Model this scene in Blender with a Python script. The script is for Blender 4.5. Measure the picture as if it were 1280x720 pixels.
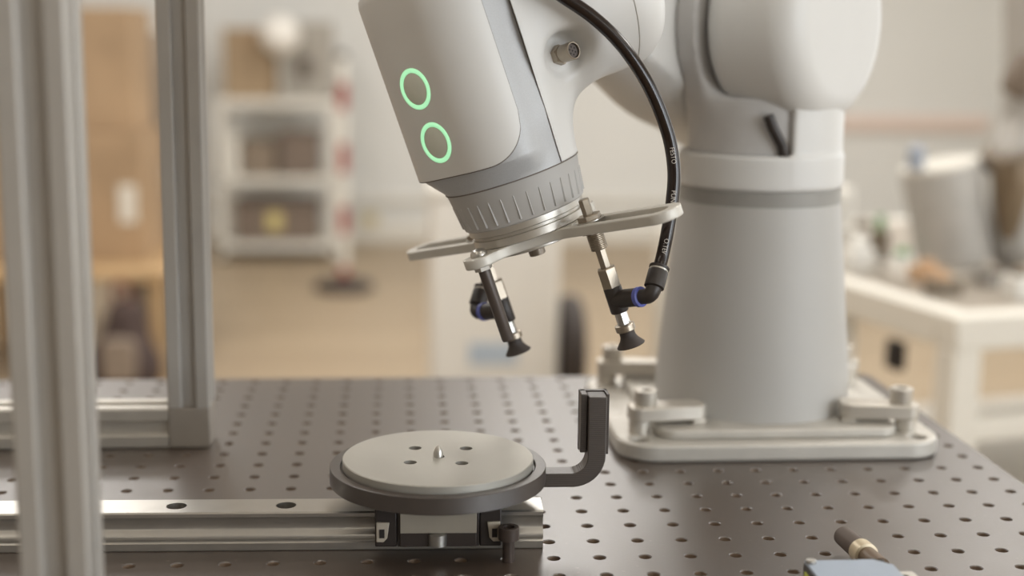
import bpy, bmesh, math, random
import numpy as np
from mathutils import Matrix, Vector

for o in list(bpy.data.objects): bpy.data.objects.remove(o)
scene = bpy.context.scene
COL = scene.collection
S = 0.001                                   # everything below is written in millimetres
rad = math.radians

# ------------------------------------------------------------------ camera
YAW, PITCH, ROLL = rad(4.75532), rad(10.03932), rad(0.71219)
CAM = np.array([-57.97, -704.33, 273.44]); FPX = 1725.63
_f = np.array([math.sin(YAW)*math.cos(PITCH), math.cos(YAW)*math.cos(PITCH), -math.sin(PITCH)])
_r = np.array([math.cos(YAW), -math.sin(YAW), 0.0]); _u = np.cross(_r, _f)
_r2 = _r*math.cos(ROLL)+_u*math.sin(ROLL); _u2 = -_r*math.sin(ROLL)+_u*math.cos(ROLL)
cd = bpy.data.cameras.new('camera'); cam = bpy.data.objects.new('camera', cd); COL.objects.link(cam)
cam.matrix_world = Matrix(((_r2[0], _u2[0], -_f[0], CAM[0]*S), (_r2[1], _u2[1], -_f[1], CAM[1]*S),
                           (_r2[2], _u2[2], -_f[2], CAM[2]*S), (0, 0, 0, 1)))
cd.sensor_width = 36.0; cd.lens = 36.0*FPX/1280; cd.clip_start = 0.02; cd.clip_end = 60
cd.dof.use_dof = True; cd.dof.focus_distance = 0.76; cd.dof.aperture_fstop = 3.4
scene.camera = cam

# ------------------------------------------------------------------ light
world = bpy.data.worlds.new('world'); scene.world = world; world.use_nodes = True
bg = world.node_tree.nodes['Background']; bg.inputs[0].default_value = (0.9, 0.95, 1.0, 1); bg.inputs[1].default_value = 0.3
scene.view_settings.view_transform = 'Standard'; scene.view_settings.look = 'None'
scene.view_settings.gamma = 1.0; scene.view_settings.use_curve_mapping = False
scene.view_settings.exposure = -0.48

def area(name, loc, rot, sx, sy, power, col):
    l = bpy.data.lights.new(name, 'AREA'); l.shape = 'RECTANGLE'; l.size = sx; l.size_y = sy
    l.energy = power; l.color = col
    o = bpy.data.objects.new(name, l); COL.objects.link(o)
    o.location = [c*S for c in loc]; o.rotation_euler = rot
    return o
RX0, RX1, RY0, RY1, RZ0, RZ1 = -2700, 3900, -6500, 7113, -850, 2000
WINY = [(-6100, -4500), (-4100, -2500), (-2000, -400), (2400, 4000)]
for i, (a, b) in enumerate(WINY):           # daylight through the windows of the right wall
    area('window_daylight', (RX1-20, (a+b)/2, 750), (0, rad(90), 0), 1.9, 1.6, (135, 110, 40, 22)[i], (0.88, 0.94, 1.0))
PANELS = [(x, y) for y in (-4000, -900, 1250, 3000, 4800) for x in (-1400, 600, 2600)]  # unseen ceiling rows, added and spaced for fill light
for x, y in PANELS:
    area('ceiling_fill_light', (x, y, RZ1-40), (0, 0, 0), 0.6, 1.2, {-4000: 3, -900: 4, 1250: 27, 3000: 26, 4800: 30}[y], (1.0, 0.985, 0.97))

# ------------------------------------------------------------------ helpers
def lin(c):
    return tuple(((v/255)/12.92 if v/255 <= 0.04045 else ((v/255+0.055)/1.055)**2.4) for v in c)
MATS = {}
def mat(name, rgb, rough=0.5, metal=0.0, var=0.06, scale=40.0, bump=0.0, bscale=300.0, emit=None, estr=0.0, spec=0.5, coat=0.0):
    if name in MATS: return MATS[name]
    m = bpy.data.materials.new(name); m.use_nodes = True; nt = m.node_tree; N = nt.nodes; L = nt.links
    b = N['Principled BSDF']; b.inputs['Roughness'].default_value = rough; b.inputs['Metallic'].default_value = metal
    b.inputs['Specular IOR Level'].default_value = spec; b.inputs['Coat Weight'].default_value = coat
    c = lin(rgb)
    tc = N.new('ShaderNodeTexCoord'); nz = N.new('ShaderNodeTexNoise'); nz.inputs['Scale'].default_value = scale
    nz.inputs['Detail'].default_value = 4
    rp = N.new('ShaderNodeValToRGB'); L.new(tc.outputs['Object'], nz.inputs['Vector']); L.new(nz.outputs['Fac'], rp.inputs['Fac'])
    rp.color_ramp.elements[0].position = 0.3; rp.color_ramp.elements[1].position = 0.7
    rp.color_ramp.elements[0].color = tuple(max(0, v*(1-var)) for v in c)+(1,)
    rp.color_ramp.elements[1].color = tuple(min(1, v*(1+var)) for v in c)+(1,)
    L.new(rp.outputs['Color'], b.inputs['Base Color'])
    if bump > 0:
        n2 = N.new('ShaderNodeTexNoise'); n2.inputs['Scale'].default_value = bscale; L.new(tc.outputs['Object'], n2.inputs['Vector'])
        bp = N.new('ShaderNodeBump'); bp.inputs['Strength'].default_value = bump; bp.inputs['Distance'].default_value = 0.001
        L.new(n2.outputs['Fac'], bp.inputs['Height']); L.new(bp.outputs['Normal'], b.inputs['Normal'])
    if emit:
        b.inputs['Emission Color'].default_value = lin(emit)+(1,); b.inputs['Emission Strength'].default_value = estr
    MATS[name] = m
    return m

def unit(v): v = np.array(v, float); return v/np.linalg.norm(v)
def frame(o, z, x=None):
    """local (x,y,z) -> world mm with local z along z"""
    o = np.array(o, float); z = unit(z)
    if x is None: x = np.array([1.0, 0, 0]) if abs(z[0]) < 0.9 else np.array([0, 1.0, 0])
    x = np.array(x, float); x = unit(x-z*(x@z)); y = np.cross(z, x); B = np.array([x, y, z])
    return lambda p: np.atleast_2d(np.array(p, float))@B+o
IDENT = lambda p: np.atleast_2d(np.array(p, float))

class MB:
    def __init__(s): s.v = []; s.f = []
    def add(s, v, f):
        n = len(s.v); s.v += [tuple(p) for p in v]; s.f += [tuple(i+n for i in q) for q in f]; return s
    def box(s, x0, x1, y0, y1, z0, z1, T=IDENT):
        v = T([(x0, y0, z0), (x1, y0, z0), (x1, y1, z0), (x0, y1, z0), (x0, y0, z1), (x1, y0, z1), (x1, y1, z1), (x0, y1, z1)])
        return s.add(v, [(3, 2, 1, 0), (4, 5, 6, 7), (0, 1, 5, 4), (1, 2, 6, 5), (2, 3, 7, 6), (3, 0, 4, 7)])
    def lathe(s, prof, n=32, T=IDENT, a0=0.0):
        v = []; f = []
        rings = []
        for r, z in prof:
            if r < 1e-6: rings.append([len(v)]); v.append((0, 0, z))
            else:
                rings.append(list(range(len(v), len(v)+n)))
                v += [(r*math.cos(a0+2*math.pi*i/n), r*math.sin(a0+2*math.pi*i/n), z) for i in range(n)]
        for A, B in zip(rings[:-1], rings[1:]):
            for i in range(n):
                j = (i+1) % n
                if len(A) == 1 and len(B) == 1: continue
                if len(A) == 1: f.append((A[0], B[j], B[i]))
                elif len(B) == 1: f.append((A[i], A[j], B[0]))
                else: f.append((A[i], A[j], B[j], B[i]))
        if len(rings[0]) > 1: f.append(tuple(reversed(rings[0])))
        if len(rings[-1]) > 1: f.append(tuple(rings[-1]))
        return s.add(T(v), f)
    def prism(s, poly, z0, z1, T=IDENT):
        n = len(poly); v = [(x, y, z0) for x, y in poly]+[(x, y, z1) for x, y in poly]
        f = [tuple(reversed(range(n))), tuple(range(n, 2*n))]+[(i, (i+1) % n, n+(i+1) % n, n+i) for i in range(n)]
        return s.add(T(v), f)
    def tube(s, pts, r, n=14):
        pts = [np.array(p, float) for p in pts]; v = []; f = []
        t = unit(pts[1]-pts[0]); x = np.cross(t, [0.3, 0.5, 0.81]); x = unit(x)
        rr = r if hasattr(r, '__len__') else [r]*len(pts)
        for i, p in enumerate(pts):
            t = unit(pts[min(i+1, len(pts)-1)]-pts[max(i-1, 0)]); x = unit(x-t*(x@t)); y = np.cross(t, x)
            v += [p+rr[i]*(math.cos(2*math.pi*k/n)*x+math.sin(2*math.pi*k/n)*y) for k in range(n)]
        for i in range(len(pts)-1):
            for k in range(n):
                j = (k+1) % n; f.append((i*n+k, i*n+j, (i+1)*n+j, (i+1)*n+k))
        f.append(tuple(reversed(range(n)))); f.append(tuple(range((len(pts)-1)*n, len(pts)*n)))
        return s.add(v, f)

ORG = {}
def finish(o, label=None, cat=None, group=None, kind=None):
    if label: o['label'] = label
    if cat: o['category'] = cat
    if group: o['group'] = group
    if kind: o['kind'] = kind
    return o
def thing(name, label, cat, loc, group=None):
    o = bpy.data.objects.new(name, None); COL.objects.link(o); o.empty_display_size = 0.02
    o.location = [c*S for c in loc]; ORG[o.name] = np.array(loc, float)
    return finish(o, label, cat, group)
def obj(name, mb, m, parent=None, loc=None, bevel=0.0, seg=2, smooth=35, label=None, cat=None, group=None, kind=None):
    org = ORG[parent.name] if parent is not None else np.array(loc if loc is not None else (0, 0, 0), float)
    me = bpy.data.meshes.new(name)
    v = (np.array(mb.v, float)-org)*S
    me.from_pydata(v.tolist(), [], mb.f)
    me.update()
    me.materials.append(m)
    if smooth:
        me.shade_smooth(); me.set_sharp_from_angle(angle=rad(smooth))
    o = bpy.data.objects.new(name, me); COL.objects.link(o)
    if parent is not None: o.parent = parent
    else: o.location = [c*S for c in org]
    ORG[o.name] = org
    if bevel > 0:
        b = o.modifiers.new('bevel', 'BEVEL'); b.width = bevel*S; b.segments = seg; b.limit_method = 'ANGLE'; b.angle_limit = rad(40)
        b.harden_normals = False
    return finish(o, label, cat, group, kind)
def struct(name, mb, m, **k): return obj(name, mb, m, kind='structure', **k)
def cut(o, cutter):
    """subtract a mesh builder from object o (exact boolean, applied)"""
    me = bpy.data.meshes.new('cutter'); me.from_pydata(((np.array(cutter.v)-ORG[o.name])*S).tolist(), [], cutter.f); me.update()
    c = bpy.data.objects.new('cutter', me); COL.objects.link(c)
    if o.parent is None: c.location = o.location
    else: c.parent = o.parent
    bo = o.modifiers.new('cut', 'BOOLEAN'); bo.operation = 'DIFFERENCE'; bo.object = c; bo.solver = 'EXACT'
    dg = bpy.context.evaluated_depsgraph_get(); dg.update()
    new = bpy.data.meshes.new_from_object(o.evaluated_get(dg)); old = o.data; o.modifiers.clear(); o.data = new
    new.name = old.name
    new.shade_smooth(); new.set_sharp_from_angle(angle=rad(35))
    bpy.data.objects.remove(c)
def copy_thing(src, dloc, label, group=None):
    r = src.copy(); COL.objects.link(r); r.location = src.location+Vector([c*S for c in dloc])
    r['label'] = label
    if group: r['group'] = group
    for ch in src.children:
        c = ch.copy(); COL.objects.link(c); c.parent = r
        for g in ch.children:
            d = g.copy(); COL.objects.link(d); d.parent = c
    return r
def rrect(x0, x1, y0, y1, r, n=6):
    P = []
    for cx, cy, a in ((x1-r, y1-r, 0), (x0+r, y1-r, 90), (x0+r, y0+r, 180), (x1-r, y0+r, 270)):
        P += [(cx+r*math.cos(rad(a+90*i/n)), cy+r*math.sin(rad(a+90*i/n))) for i in range(n+1)]
    return P

# signed-distance mesher (surface nets) for the cast robot housings
def sdf_mesh(fn, lo, hi, step):
    lo = np.array(lo, float); n = np.ceil((np.array(hi)-lo)/step).astype(int)+1
    ax = [lo[i]+step*np.arange(n[i]) for i in range(3)]
    G = np.stack(np.meshgrid(*ax, indexing='ij'), -1)
    val = fn(G); s = val < 0
    c = n-1
    acc = np.zeros(tuple(c)+(3,)); cnt = np.zeros(tuple(c))
    def sl(d): return tuple(slice(d[i], d[i]+c[i]) for i in range(3))
    cor = [(i, j, k) for i in (0, 1) for j in (0, 1) for k in (0, 1)]
    for A in cor:
        for x in range(3):
            if A[x]: continue
            B = list(A); B[x] = 1
            va, vb = val[sl(A)], val[sl(B)]; m = (va < 0) != (vb < 0)
            t = np.where(m, va/np.where(m, va-vb, 1), 0)
            for d in range(3): acc[..., d] += np.where(m, A[d]+(t if d == x else 0), 0)
            cnt += m
    act = cnt > 0; idx = -np.ones(tuple(c), int); idx[act] = np.arange(act.sum())
    base = np.argwhere(act); V = lo+step*(base+acc[act]/cnt[act][:, None])
    F = []
    for x in range(3):
        y, z = (x+1) % 3, (x+2) % 3
        a = s; sa = [slice(None)]*3; sb = [slice(None)]*3; sa[x] = slice(0, -1); sb[x] = slice(1, None)
        ch = a[tuple(sa)] != a[tuple(sb)]; ins = a[tuple(sa)]
        P = np.argwhere(ch); P = P[(P[:, y] > 0) & (P[:, z] > 0) & (P[:, y] < c[y]) & (P[:, z] < c[z])]
        fl = ins[tuple(P.T)]
        def at(dy, dz):
            Q = P.copy(); Q[:, y] += dy; Q[:, z] += dz; return idx[tuple(Q.T)]
        q = np.stack([at(-1, -1), at(0, -1), at(0, 0), at(-1, 0)], 1)
        q[~fl] = q[~fl][:, ::-1]; F.append(q)
    for _ in range(3):
        d = fn(V); g = np.stack([(fn(V+e)-fn(V-e))/(0.2) for e in np.eye(3)*0.1], 1)
        st = (d/np.maximum((g*g).sum(1), 0.3))[:, None]*g
        ln = np.linalg.norm(st, axis=1, keepdims=True); V = V-st*np.minimum(1, step*0.6/np.maximum(ln, 1e-9))
    return V, np.concatenate(F)
def smin(a, b, k):
    h = np.maximum(k-np.abs(a-b), 0)/k; return np.minimum(a, b)-h*h*k/4
def smax(a, b, k): return -smin(-a, -b, k)
def sd_cyl(p, c, d, R, s0, s1, r):
    d = unit(d); q = p-np.array(c, float); s = q@d; rr = np.linalg.norm(q-s[..., None]*d, axis=-1)
    m, hl = (s0+s1)/2, (s1-s0)/2
    x = rr-(R-r); y = np.abs(s-m)-(hl-r)
    return np.hypot(np.maximum(x, 0), np.maximum(y, 0))+np.minimum(np.maximum(x, y), 0)-r
def sd_caps(p, a, b, ra, rb):
    a = np.array(a, float); b = np.array(b, float); ab = b-a
    t = np.clip(((p-a)@ab)/(ab@ab), 0, 1); return np.linalg.norm(p-a-t[..., None]*ab, axis=-1)-(ra+(rb-ra)*t)
def sdf_obj(name, fn, lo, hi, step, m, parent, T=IDENT, smooth=50, snap=None, **k):
    V, Fq = sdf_mesh(fn, lo, hi, step)
    if snap is not None: V[:, 0] = np.where(np.abs(V[:, 0]-snap) < 0.9, snap, V[:, 0])
    mb = MB(); mb.v = [tuple(p) for p in T(V)]; mb.f = [tuple(q) for q in Fq.tolist()]
    return obj(name, mb, m, parent, smooth=smooth, **k)

# ------------------------------------------------------------------ materials
cream = mat('cream_plastic', (214, 213, 210), 0.42, var=0.012, scale=15)
grey_ring = mat('grey_plastic', (176, 174, 171), 0.5, var=0.015, scale=30)
silver_band = mat('silver_paint', (182, 183, 184), 0.5, 0.15, var=0.05, scale=1500, bump=0.03, bscale=900)
col_grey = mat('column_grey', (182, 180, 176), 0.5, var=0.012, scale=20)
dark_band = mat('band_grey', (150, 148, 143), 0.5)
seam_m = mat('seam_dark', (112, 104, 96), 0.8)
alu = mat('aluminium', (200, 196, 188), 0.38, 0.75, var=0.04, scale=60, bump=0.03, bscale=500)
alu_extr = mat('extruded_aluminium', (168, 163, 156), 0.46, 0.35, var=0.03, scale=30)
disc_m = mat('machined_aluminium', (172, 169, 161), 0.48, 0.55, var=0.03, scale=25, bump=0.02, bscale=700)
steel = mat('polished_steel', (192, 189, 183), 0.3, 0.92, var=0.04, scale=80)
brass_steel = mat('nickel_steel', (164, 153, 138), 0.34, 0.85, var=0.05, scale=200)
blackp = mat('black_plastic', (48, 41, 37), 0.45, var=0.08, scale=120)
rubber = mat('black_rubber', (58, 50, 46), 0.6, var=0.08, scale=150)
blue = mat('blue_collar', (92, 100, 176), 0.4)
hose_m = mat('hose_plastic', (34, 23, 18), 0.16, var=0.08, scale=80, spec=0.45)
white_print = mat('white_print', (196, 190, 182), 0.6)
dark = mat('dark_void', (34, 28, 25), 0.7)
bolt_m = mat('black_oxide_steel', (78, 68, 62), 0.42, 0.4, var=0.1, scale=120)
ringlight = mat('green_light', (190, 235, 200), 0.4, emit=(165, 250, 190), estr=0.95)
whitep = mat('white_paint', (222, 218, 208), 0.5, var=0.02, scale=8)
wall_m = mat('wall_paint', (221, 221, 217), 0.7, var=0.015, scale=2)
ceil_m = mat('ceiling_paint', (208, 205, 200), 0.8, var=0.02, scale=2)
card = mat('cardboard', (166, 140, 110), 0.8, var=0.14, scale=5)
card_d = mat('dark_cardboard', (140, 112, 82), 0.8, var=0.1, scale=6)

def layered(name, rgb):
    m = mat(name, rgb, 0.42, var=0.1, scale=90); nt = m.node_tree; N = nt.nodes; L = nt.links
    tc = N.new('ShaderNodeTexCoord'); w = N.new('ShaderNodeTexWave'); w.wave_type = 'BANDS'; w.bands_direction = 'Z'
    w.inputs['Scale'].default_value = 420; w.inputs['Distortion'].default_value = 0.4
    L.new(tc.outputs['Object'], w.inputs['Vector'])
    bp = N.new('ShaderNodeBump'); bp.inputs['Strength'].default_value = 0.35; bp.inputs['Distance'].default_value = 0.0004
    L.new(w.outputs['Fac'], bp.inputs['Height']); L.new(bp.outputs['Normal'], N['Principled BSDF'].inputs['Normal'])
    N['Principled BSDF'].inputs['IOR'].default_value = 1.75; N['Principled BSDF'].inputs['Roughness'].default_value = 0.38
    return m
printed = layered('printed_plastic', (62, 53, 47))

def board_mat():
    m = mat('anodised_black', (68, 56, 47), 0.34, 0.0, var=0.1, scale=7, bump=0.05, bscale=900); nt = m.node_tree; N = nt.nodes; L = nt.links
    # fine dust and scratches
    b = N['Principled BSDF']; b.inputs['IOR'].default_value = 2.15; src = b.inputs['Base Color'].links[0].from_socket
    tc = N.new('ShaderNodeTexCoord'); nz = N.new('ShaderNodeTexNoise'); nz.inputs['Scale'].default_value = 260; nz.inputs['Detail'].default_value = 3
    L.new(tc.outputs['Object'], nz.inputs['Vector'])
    rp = N.new('ShaderNodeValToRGB'); rp.color_ramp.elements[0].position = 0.70; rp.color_ramp.elements[1].position = 0.80
    L.new(nz.outputs['Fac'], rp.inputs['Fac'])
    mx = N.new('ShaderNodeMix'); mx.data_type = 'RGBA'; L.new(rp.outputs['Color'], mx.inputs['Factor'])
    L.new(src, mx.inputs['A']); mx.inputs['B'].default_value = lin((112, 100, 88))+(1,)
    L.new(mx.outputs['Result'], b.inputs['Base Color'])
    return m
board_m = board_mat()
hole_m = mat('threaded_hole', (134, 116, 99), 0.5, 0.1, var=0.15, scale=300)

def floor_mat():
    m = mat('wood_floor', (176, 148, 112), 0.45, var=0.07, scale=1.5)
    nt = m.node_tree; N = nt.nodes; L = nt.links
    tc = N.new('ShaderNodeTexCoord'); br = N.new('ShaderNodeTexBrick'); br.inputs['Scale'].default_value = 1.0
    br.inputs['Brick Width'].default_value = 1.2; br.inputs['Row Height'].default_value = 0.14; br.inputs['Mortar Size'].default_value = 0.002
    br.inputs['Color1'].default_value = lin((168, 150, 125))+(1,); br.inputs['Color2'].default_value = lin((156, 138, 114))+(1,)
    br.inputs['Mortar'].default_value = lin((130, 104, 74))+(1,)
    L.new(tc.outputs['Object'], br.inputs['Vector']); L.new(br.outputs['Color'], N['Principled BSDF'].inputs['Base Color'])
    return m
floor_m = floor_mat()

# ------------------------------------------------------------------ room
FZ = -850
struct('floor', MB().box(RX0, RX1, RY0, RY1, FZ-100, FZ), floor_m, smooth=0)
struct('ceiling', MB().box(RX0, RX1, RY0, RY1, RZ1, RZ1+100), ceil_m, smooth=0)
struct('wall_back', MB().box(RX0, RX1, RY1, RY1+120, FZ, RZ1), wall_m, smooth=0)
struct('wall_left', MB().box(RX0-120, RX0, RY0, RY1, FZ, RZ1), mat('wall_left_low_bounce', (168, 160, 150), 0.8), smooth=0)  # unseen wall, toned darker to cut bounce light
struct('wall_front', MB().box(RX0, RX1, RY0-120, RY0, FZ, RZ1), mat('wall_front_low_bounce', (140, 134, 127), 0.8), smooth=0)  # behind the camera, darkened to lower the frontal fill
mb = MB(); ys = [RY0]+[v for w in WINY for v in w]+[RY1]
for i in range(0, len(ys), 2): mb.box(RX1, RX1+120, ys[i], ys[i+1], FZ, RZ1)
for a, b in WINY: mb.box(RX1, RX1+120, a, b, FZ, -50); mb.box(RX1, RX1+120, a, b, 1550, RZ1)
struct('wall_right', mb, wall_m, smooth=0)
pane_m = mat('frosted_pane', (225, 232, 238), 0.3, emit=(225, 235, 245), estr=1.0)
for i, (a, b) in enumerate(WINY):
    w = struct('window_%d' % (i+1), MB().box(RX1+60, RX1+66, a, b, -50, 1550), pane_m, smooth=0)
    fm = MB()
    for y in (a, (a+b)/2-20, b-40): fm.box(RX1+40, RX1+90, y, y+40, -50, 1550)
    for z in (-50, 1510): fm.box(RX1+40, RX1+90, a, b, z, z+40)
    obj('window_frame', fm, whitep, w, smooth=0)
struct('baseboard_back', MB().box(RX0, RX1, RY1-18, RY1, FZ, FZ+120), whitep, bevel=4)
struct('trim_1', MB().box(RX0, 1500, RY1-30, RY1, FZ+225, FZ+262), whitep, bevel=4)
struct('trim_2', MB().box(2450, 3350, RY1-40, RY1, -190, -110), mat('salmon_strip', (226, 206, 194), 0.7), bevel=4)
lamp_m = mat('fill_diffuser', (255, 246, 230), 0.5, emit=(255, 244, 225), estr=2.0)
for i, (x, y) in enumerate(PANELS):  # glowing panel bodies for the added fill lights
    t = thing('ceiling_fill_panel', 'unseen ceiling panel added for fill light above the workshop', 'light', (x, y, RZ1-28), 'added ceiling fill panels')
    fm = MB()
    for a0, a1, b0, b1 in ((-320, 320, -620, -600), (-320, 320, 600, 620), (-320, -300, -600, 600), (300, 320, -600, 600)):
        fm.box(x+a0, x+a1, y+b0, y+b1, RZ1-28, RZ1)
    obj('frame', fm, whitep, t, smooth=0); obj('diffuser', MB().box(x-300, x+300, y-600, y+600, RZ1-15, RZ1-10), lamp_m, t, smooth=0)

# ------------------------------------------------------------------ breadboard on its bench
BX0, BX1, BY0, BY1 = -437.5, 340.0, -262.5, 408.0
def breadboard():
    t = thing('optical_breadboard', 'dark anodised breadboard table top with a grid of tapped holes', 'breadboard', (0, 100, -13))
    mb = MB(); hw = MB()
    n = 12; R = 3.3
    cols = range(-17, 14); rows = range(-10, 17)
    x0, x1 = cols[0]*25-12.5, cols[-1]*25+12.5; y0, y1 = rows[0]*25-12.5, rows[-1]*25+12.5
    corner = [(1, 0), (1, 1), (0, 1), (-1, 1), (-1, 0), (-1, -1), (0, -1), (1, -1)]
    V = []; F = []; HV = []; HF = []
    for i in cols:
        for j in rows:
            cx, cy = i*25.0, j*25.0
            b = len(V)
            ring = [(math.cos(2*math.pi*k/16), math.sin(2*math.pi*k/16)) for k in range(16)]
            V += [(cx+(R+0.5)*a, cy+(R+0.5)*c, 0) for a, c in ring]
            V += [(cx+12.5*a, cy+12.5*c, 0) for a, c in corner]
            V += [(cx+R*a, cy+R*c, -0.5) for a, c in ring]
            for k in range(8):
                o0, o1 = b+16+k, b+16+(k+1) % 8
                r0, r1, r2 = b+2*k, b+(2*k+1) % 16, b+(2*k+2) % 16
                F += [(r0, o0, r1), (o0, o1, r1), (r1, o1, r2)]
            for k in range(16):
                F.append((b+k, b+(k+1) % 16, b+24+(k+1) % 16, b+24+k))
            h = len(HV)
            HV += [(cx+R*a, cy+R*c, -0.5) for a, c in ring]+[(cx+R*a, cy+R*c, -11) for a, c in ring]
            HF += [(h+k, h+(k+1) % 16, h+16+(k+1) % 16, h+16+k) for k in range(16)]+[tuple(range(h+16, h+32))]
    mb.add(V, F); hw.add(HV, HF)
    # border strips, sides and underside
    for a0, a1, b0, b1 in ((BX0-0, x0, BY0, BY1), (x1, BX1, BY0, BY1), (x0, x1, y1, BY1), (x0, x1, BY0, y0)):
        if a1-a0 > 0.01 and b1-b0 > 0.01: mb.add([(a0, b0, 0), (a1, b0, 0), (a1, b1, 0), (a0, b1, 0)], [(0, 1, 2, 3)])
    q = [(BX0, BY0), (BX1, BY0), (BX1, BY1), (BX0, BY1)]
    mb.add([(x, y, 0) for x, y in q]+[(x, y, -13) for x, y in q], [(i, i+4, (i+1) % 4+4, (i+1) % 4) for i in range(4)]+[(7, 6, 5, 4)])
    obj('plate', mb, board_m, t, smooth=0); obj('tapped_holes', hw, hole_m, t, smooth=50, kind='stuff')
    w = thing('workbench', 'white framed bench carrying the dark breadboard', 'bench', (0, 70, FZ))
    obj('bench_top', MB().box(BX0+15, BX1-15, BY0+15, BY1-15, -45, -13), whitep, w, bevel=2)
    for x in (BX0+30, BX1-70):
        for y in (BY0+30, BY1-70): obj('leg', MB().box(x, x+40, y, y+40, FZ, -45), whitep, w, bevel=2)
breadboard()

# ------------------------------------------------------------------ aluminium frame on the left
PW = 28.0
def tslot(h=PW/2):
    # one corner octant mirrored, then rotated four times
    half = [(h, 5.6), (h-1.1, 4.5), (h-5.2, 4.5)]
    side = [(h, h-1.2)]+half+[(x, -y) for x, y in reversed(half)]+[(h, -h+1.2)]
    P = []
    for k in range(4):
        c, s = math.cos(-k*math.pi/2), math.sin(-k*math.pi/2)
        P += [(x*c-y*s, x*s+y*c) for x, y in side]
    return list(reversed(P))
PROF = tslot()
FX = -199.8
t = thing('profile_post', 'nearest upright slotted aluminium post at the left edge', 'post', (FX-0.3, -147, 0))
obj('extrusion', MB().prism(PROF, PW, 640, frame((FX+2.6, -147, 0), (0, 0, 1), (1, 0, 0))), alu_extr, t, smooth=0)
obj('corner_cube', MB().box(FX+2.6-14, FX+2.6+14, -161, -133, 0, PW), alu_extr, t, bevel=1.2)
t = thing('profile_post', 'rear upright slotted aluminium post with a plain corner cube at its foot', 'post', (FX, 229, 0))
obj('extrusion', MB().prism(PROF, PW, 640, frame((FX, 229, 0), (0, 0, 1), (1, 0, 0))), alu_extr, t, smooth=0)
obj('corner_cube', MB().box(FX-14, FX+14, 215, 243, 0, PW), mat('cast_grey', (150, 142, 132), 0.55, 0.4), t, bevel=1.2)
obj('profile_beam', MB().prism(PROF, 0, 260, frame((FX-14, 229, 14), (-1, 0, 0), (0, 0, 1))), alu, loc=(FX-140, 229, 0), smooth=0,
    label='horizontal slotted aluminium beam lying on the breadboard behind the front post', cat='beam')

# ------------------------------------------------------------------ linear rail, carriage, turntable
RA = rad(-1.4)
RC = np.array([-94.0, 29.0, 0])
RXD = np.array([math.cos(RA), math.sin(RA), 0]); RYD = np.array([-math.sin(RA), math.cos(RA), 0])
RT = lambda p: RC+np.atleast_2d(np.array(p, float))@np.array([RXD, RYD, [0, 0, 1]])
hp = [(11.0, 0), (11.5, 0.6), (11.5, 4.4), (10.6, 5.3), (10.6, 6.0), (11.5, 6.9), (11.5, 8.2), (10.9, 9.2), (9.0, 11.2), (8.6, 12.4), (8.8, 16.2),
      (10.2, 18.4), (11.5, 19.3), (11.5, 21.2), (10.7, 22.0)]
poly = [(x, z) for x, z in hp]+[(-x, z) for x, z in reversed(hp)]
mb = MB(); n = len(poly)
V = [(-330, y, z) for y, z in poly]+[(115.0, y, z) for y, z in poly]
mb.add(RT(V), [tuple(range(n)), tuple(reversed(range(n, 2*n)))]+[(i, n+i, n+(i+1) % n, (i+1) % n) for i in range(n)])
rail = obj('linear_rail', mb, steel, loc=(-94, 29, 0), smooth=0,
           label='polished steel guide rail lying across the breadboard under the turntable', cat='rail')
cm = MB()
for X in (-239.5, -179.5, -120.0, -60, 0):
    dx = (X-RC[0])/math.cos(RA)
    cm.lathe([(5.5, 13), (5.5, 24)], 24, lambda p, dx=dx: RT(np.array(p)+[dx, 0.0, 0]))
cut(rail, cm)
for X in (-239.5, -179.5, -120.0, -60, 0):
    dx = (X-RC[0])/math.cos(RA)
    T = lambda p, dx=dx: RT(np.array(p)+[dx, 0.0, 0])
    sc = obj('rail_screw', MB().lathe([(4.9, 13), (4.9, 18.0), (4.5, 18.4), (2.8, 18.4), (2.6, 15.5)], 20, T), bolt_m, rail, smooth=40)

DC = np.array([-36.5, 32.5])            # turntable centre
dx0 = (DC[0]-RC[0]); CT = lambda p: RT(np.array(p)+[dx0, 0.6, 0])
t = thing('carriage', 'black rail carriage with silver side plate under the turntable', 'carriage', (DC[0], DC[1], 5.5))
mb = MB()
mb.prism([(-24, 6.2), (-13, 6.2), (-12.4, 22.6), (12.4, 22.6), (13, 6.2), (24, 6.2), (24, 34.4), (-24, 34.4)], -22, 22,
         lambda p: CT([(q[2], q[0], q[1]) for q in p]))
obj('body', mb, blackp, t, bevel=0.6)
for s in (-1, 1):
    mb = MB().prism([(-23.6, 6.0), (-13, 6.0), (-12.4, 22.6), (12.4, 22.6), (13, 6.0), (23.6, 6.0), (23.6, 32), (-23.6, 32)],
                    min(s*22.2, s*34), max(s*22.2, s*34), lambda p: CT([(q[2], q[0], q[1]) for q in p]))
    e = obj('end_cap', mb, blackp, t, bevel=0.8)
    # pale ear with a dark slot
    P = [(33.2, 20.4), (26.2, 20.2), (27.4, 11.5), (29.6, 9.2), (33.2, 9.4)]
    if s < 0: P = [(-x, z) for x, z in P]
    else: P = list(reversed(P))
    ear = MB().prism(list(P), 23.7, 25.4, lambda p: CT([(q[0], -q[2], q[1]) for q in p]))
    er = obj('ear_plate', ear, mat('pale_plastic', (178, 168, 152), 0.5), e, bevel=0.4)
    e2m = MB().box(s*30.2-1.4, s*30.2+1.4, -25.8, -25.0, 11.8, 16.6, CT); obj('slot', e2m, dark, e, smooth=0)
obj('side_plate', MB().box(-20.5, 20.5, -25.6, -23.8, 14.2, 34.0, CT), mat('satin_plate', (172, 164, 150), 0.4, 0.4), t, bevel=0.3)
obj('lower_strip', MB().box(-20.5, 20.5, -24.8, -23.8, 6.4, 14.0, CT), mat('dark_strip', (56, 48, 44), 0.4), t, bevel=0.3)
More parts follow.
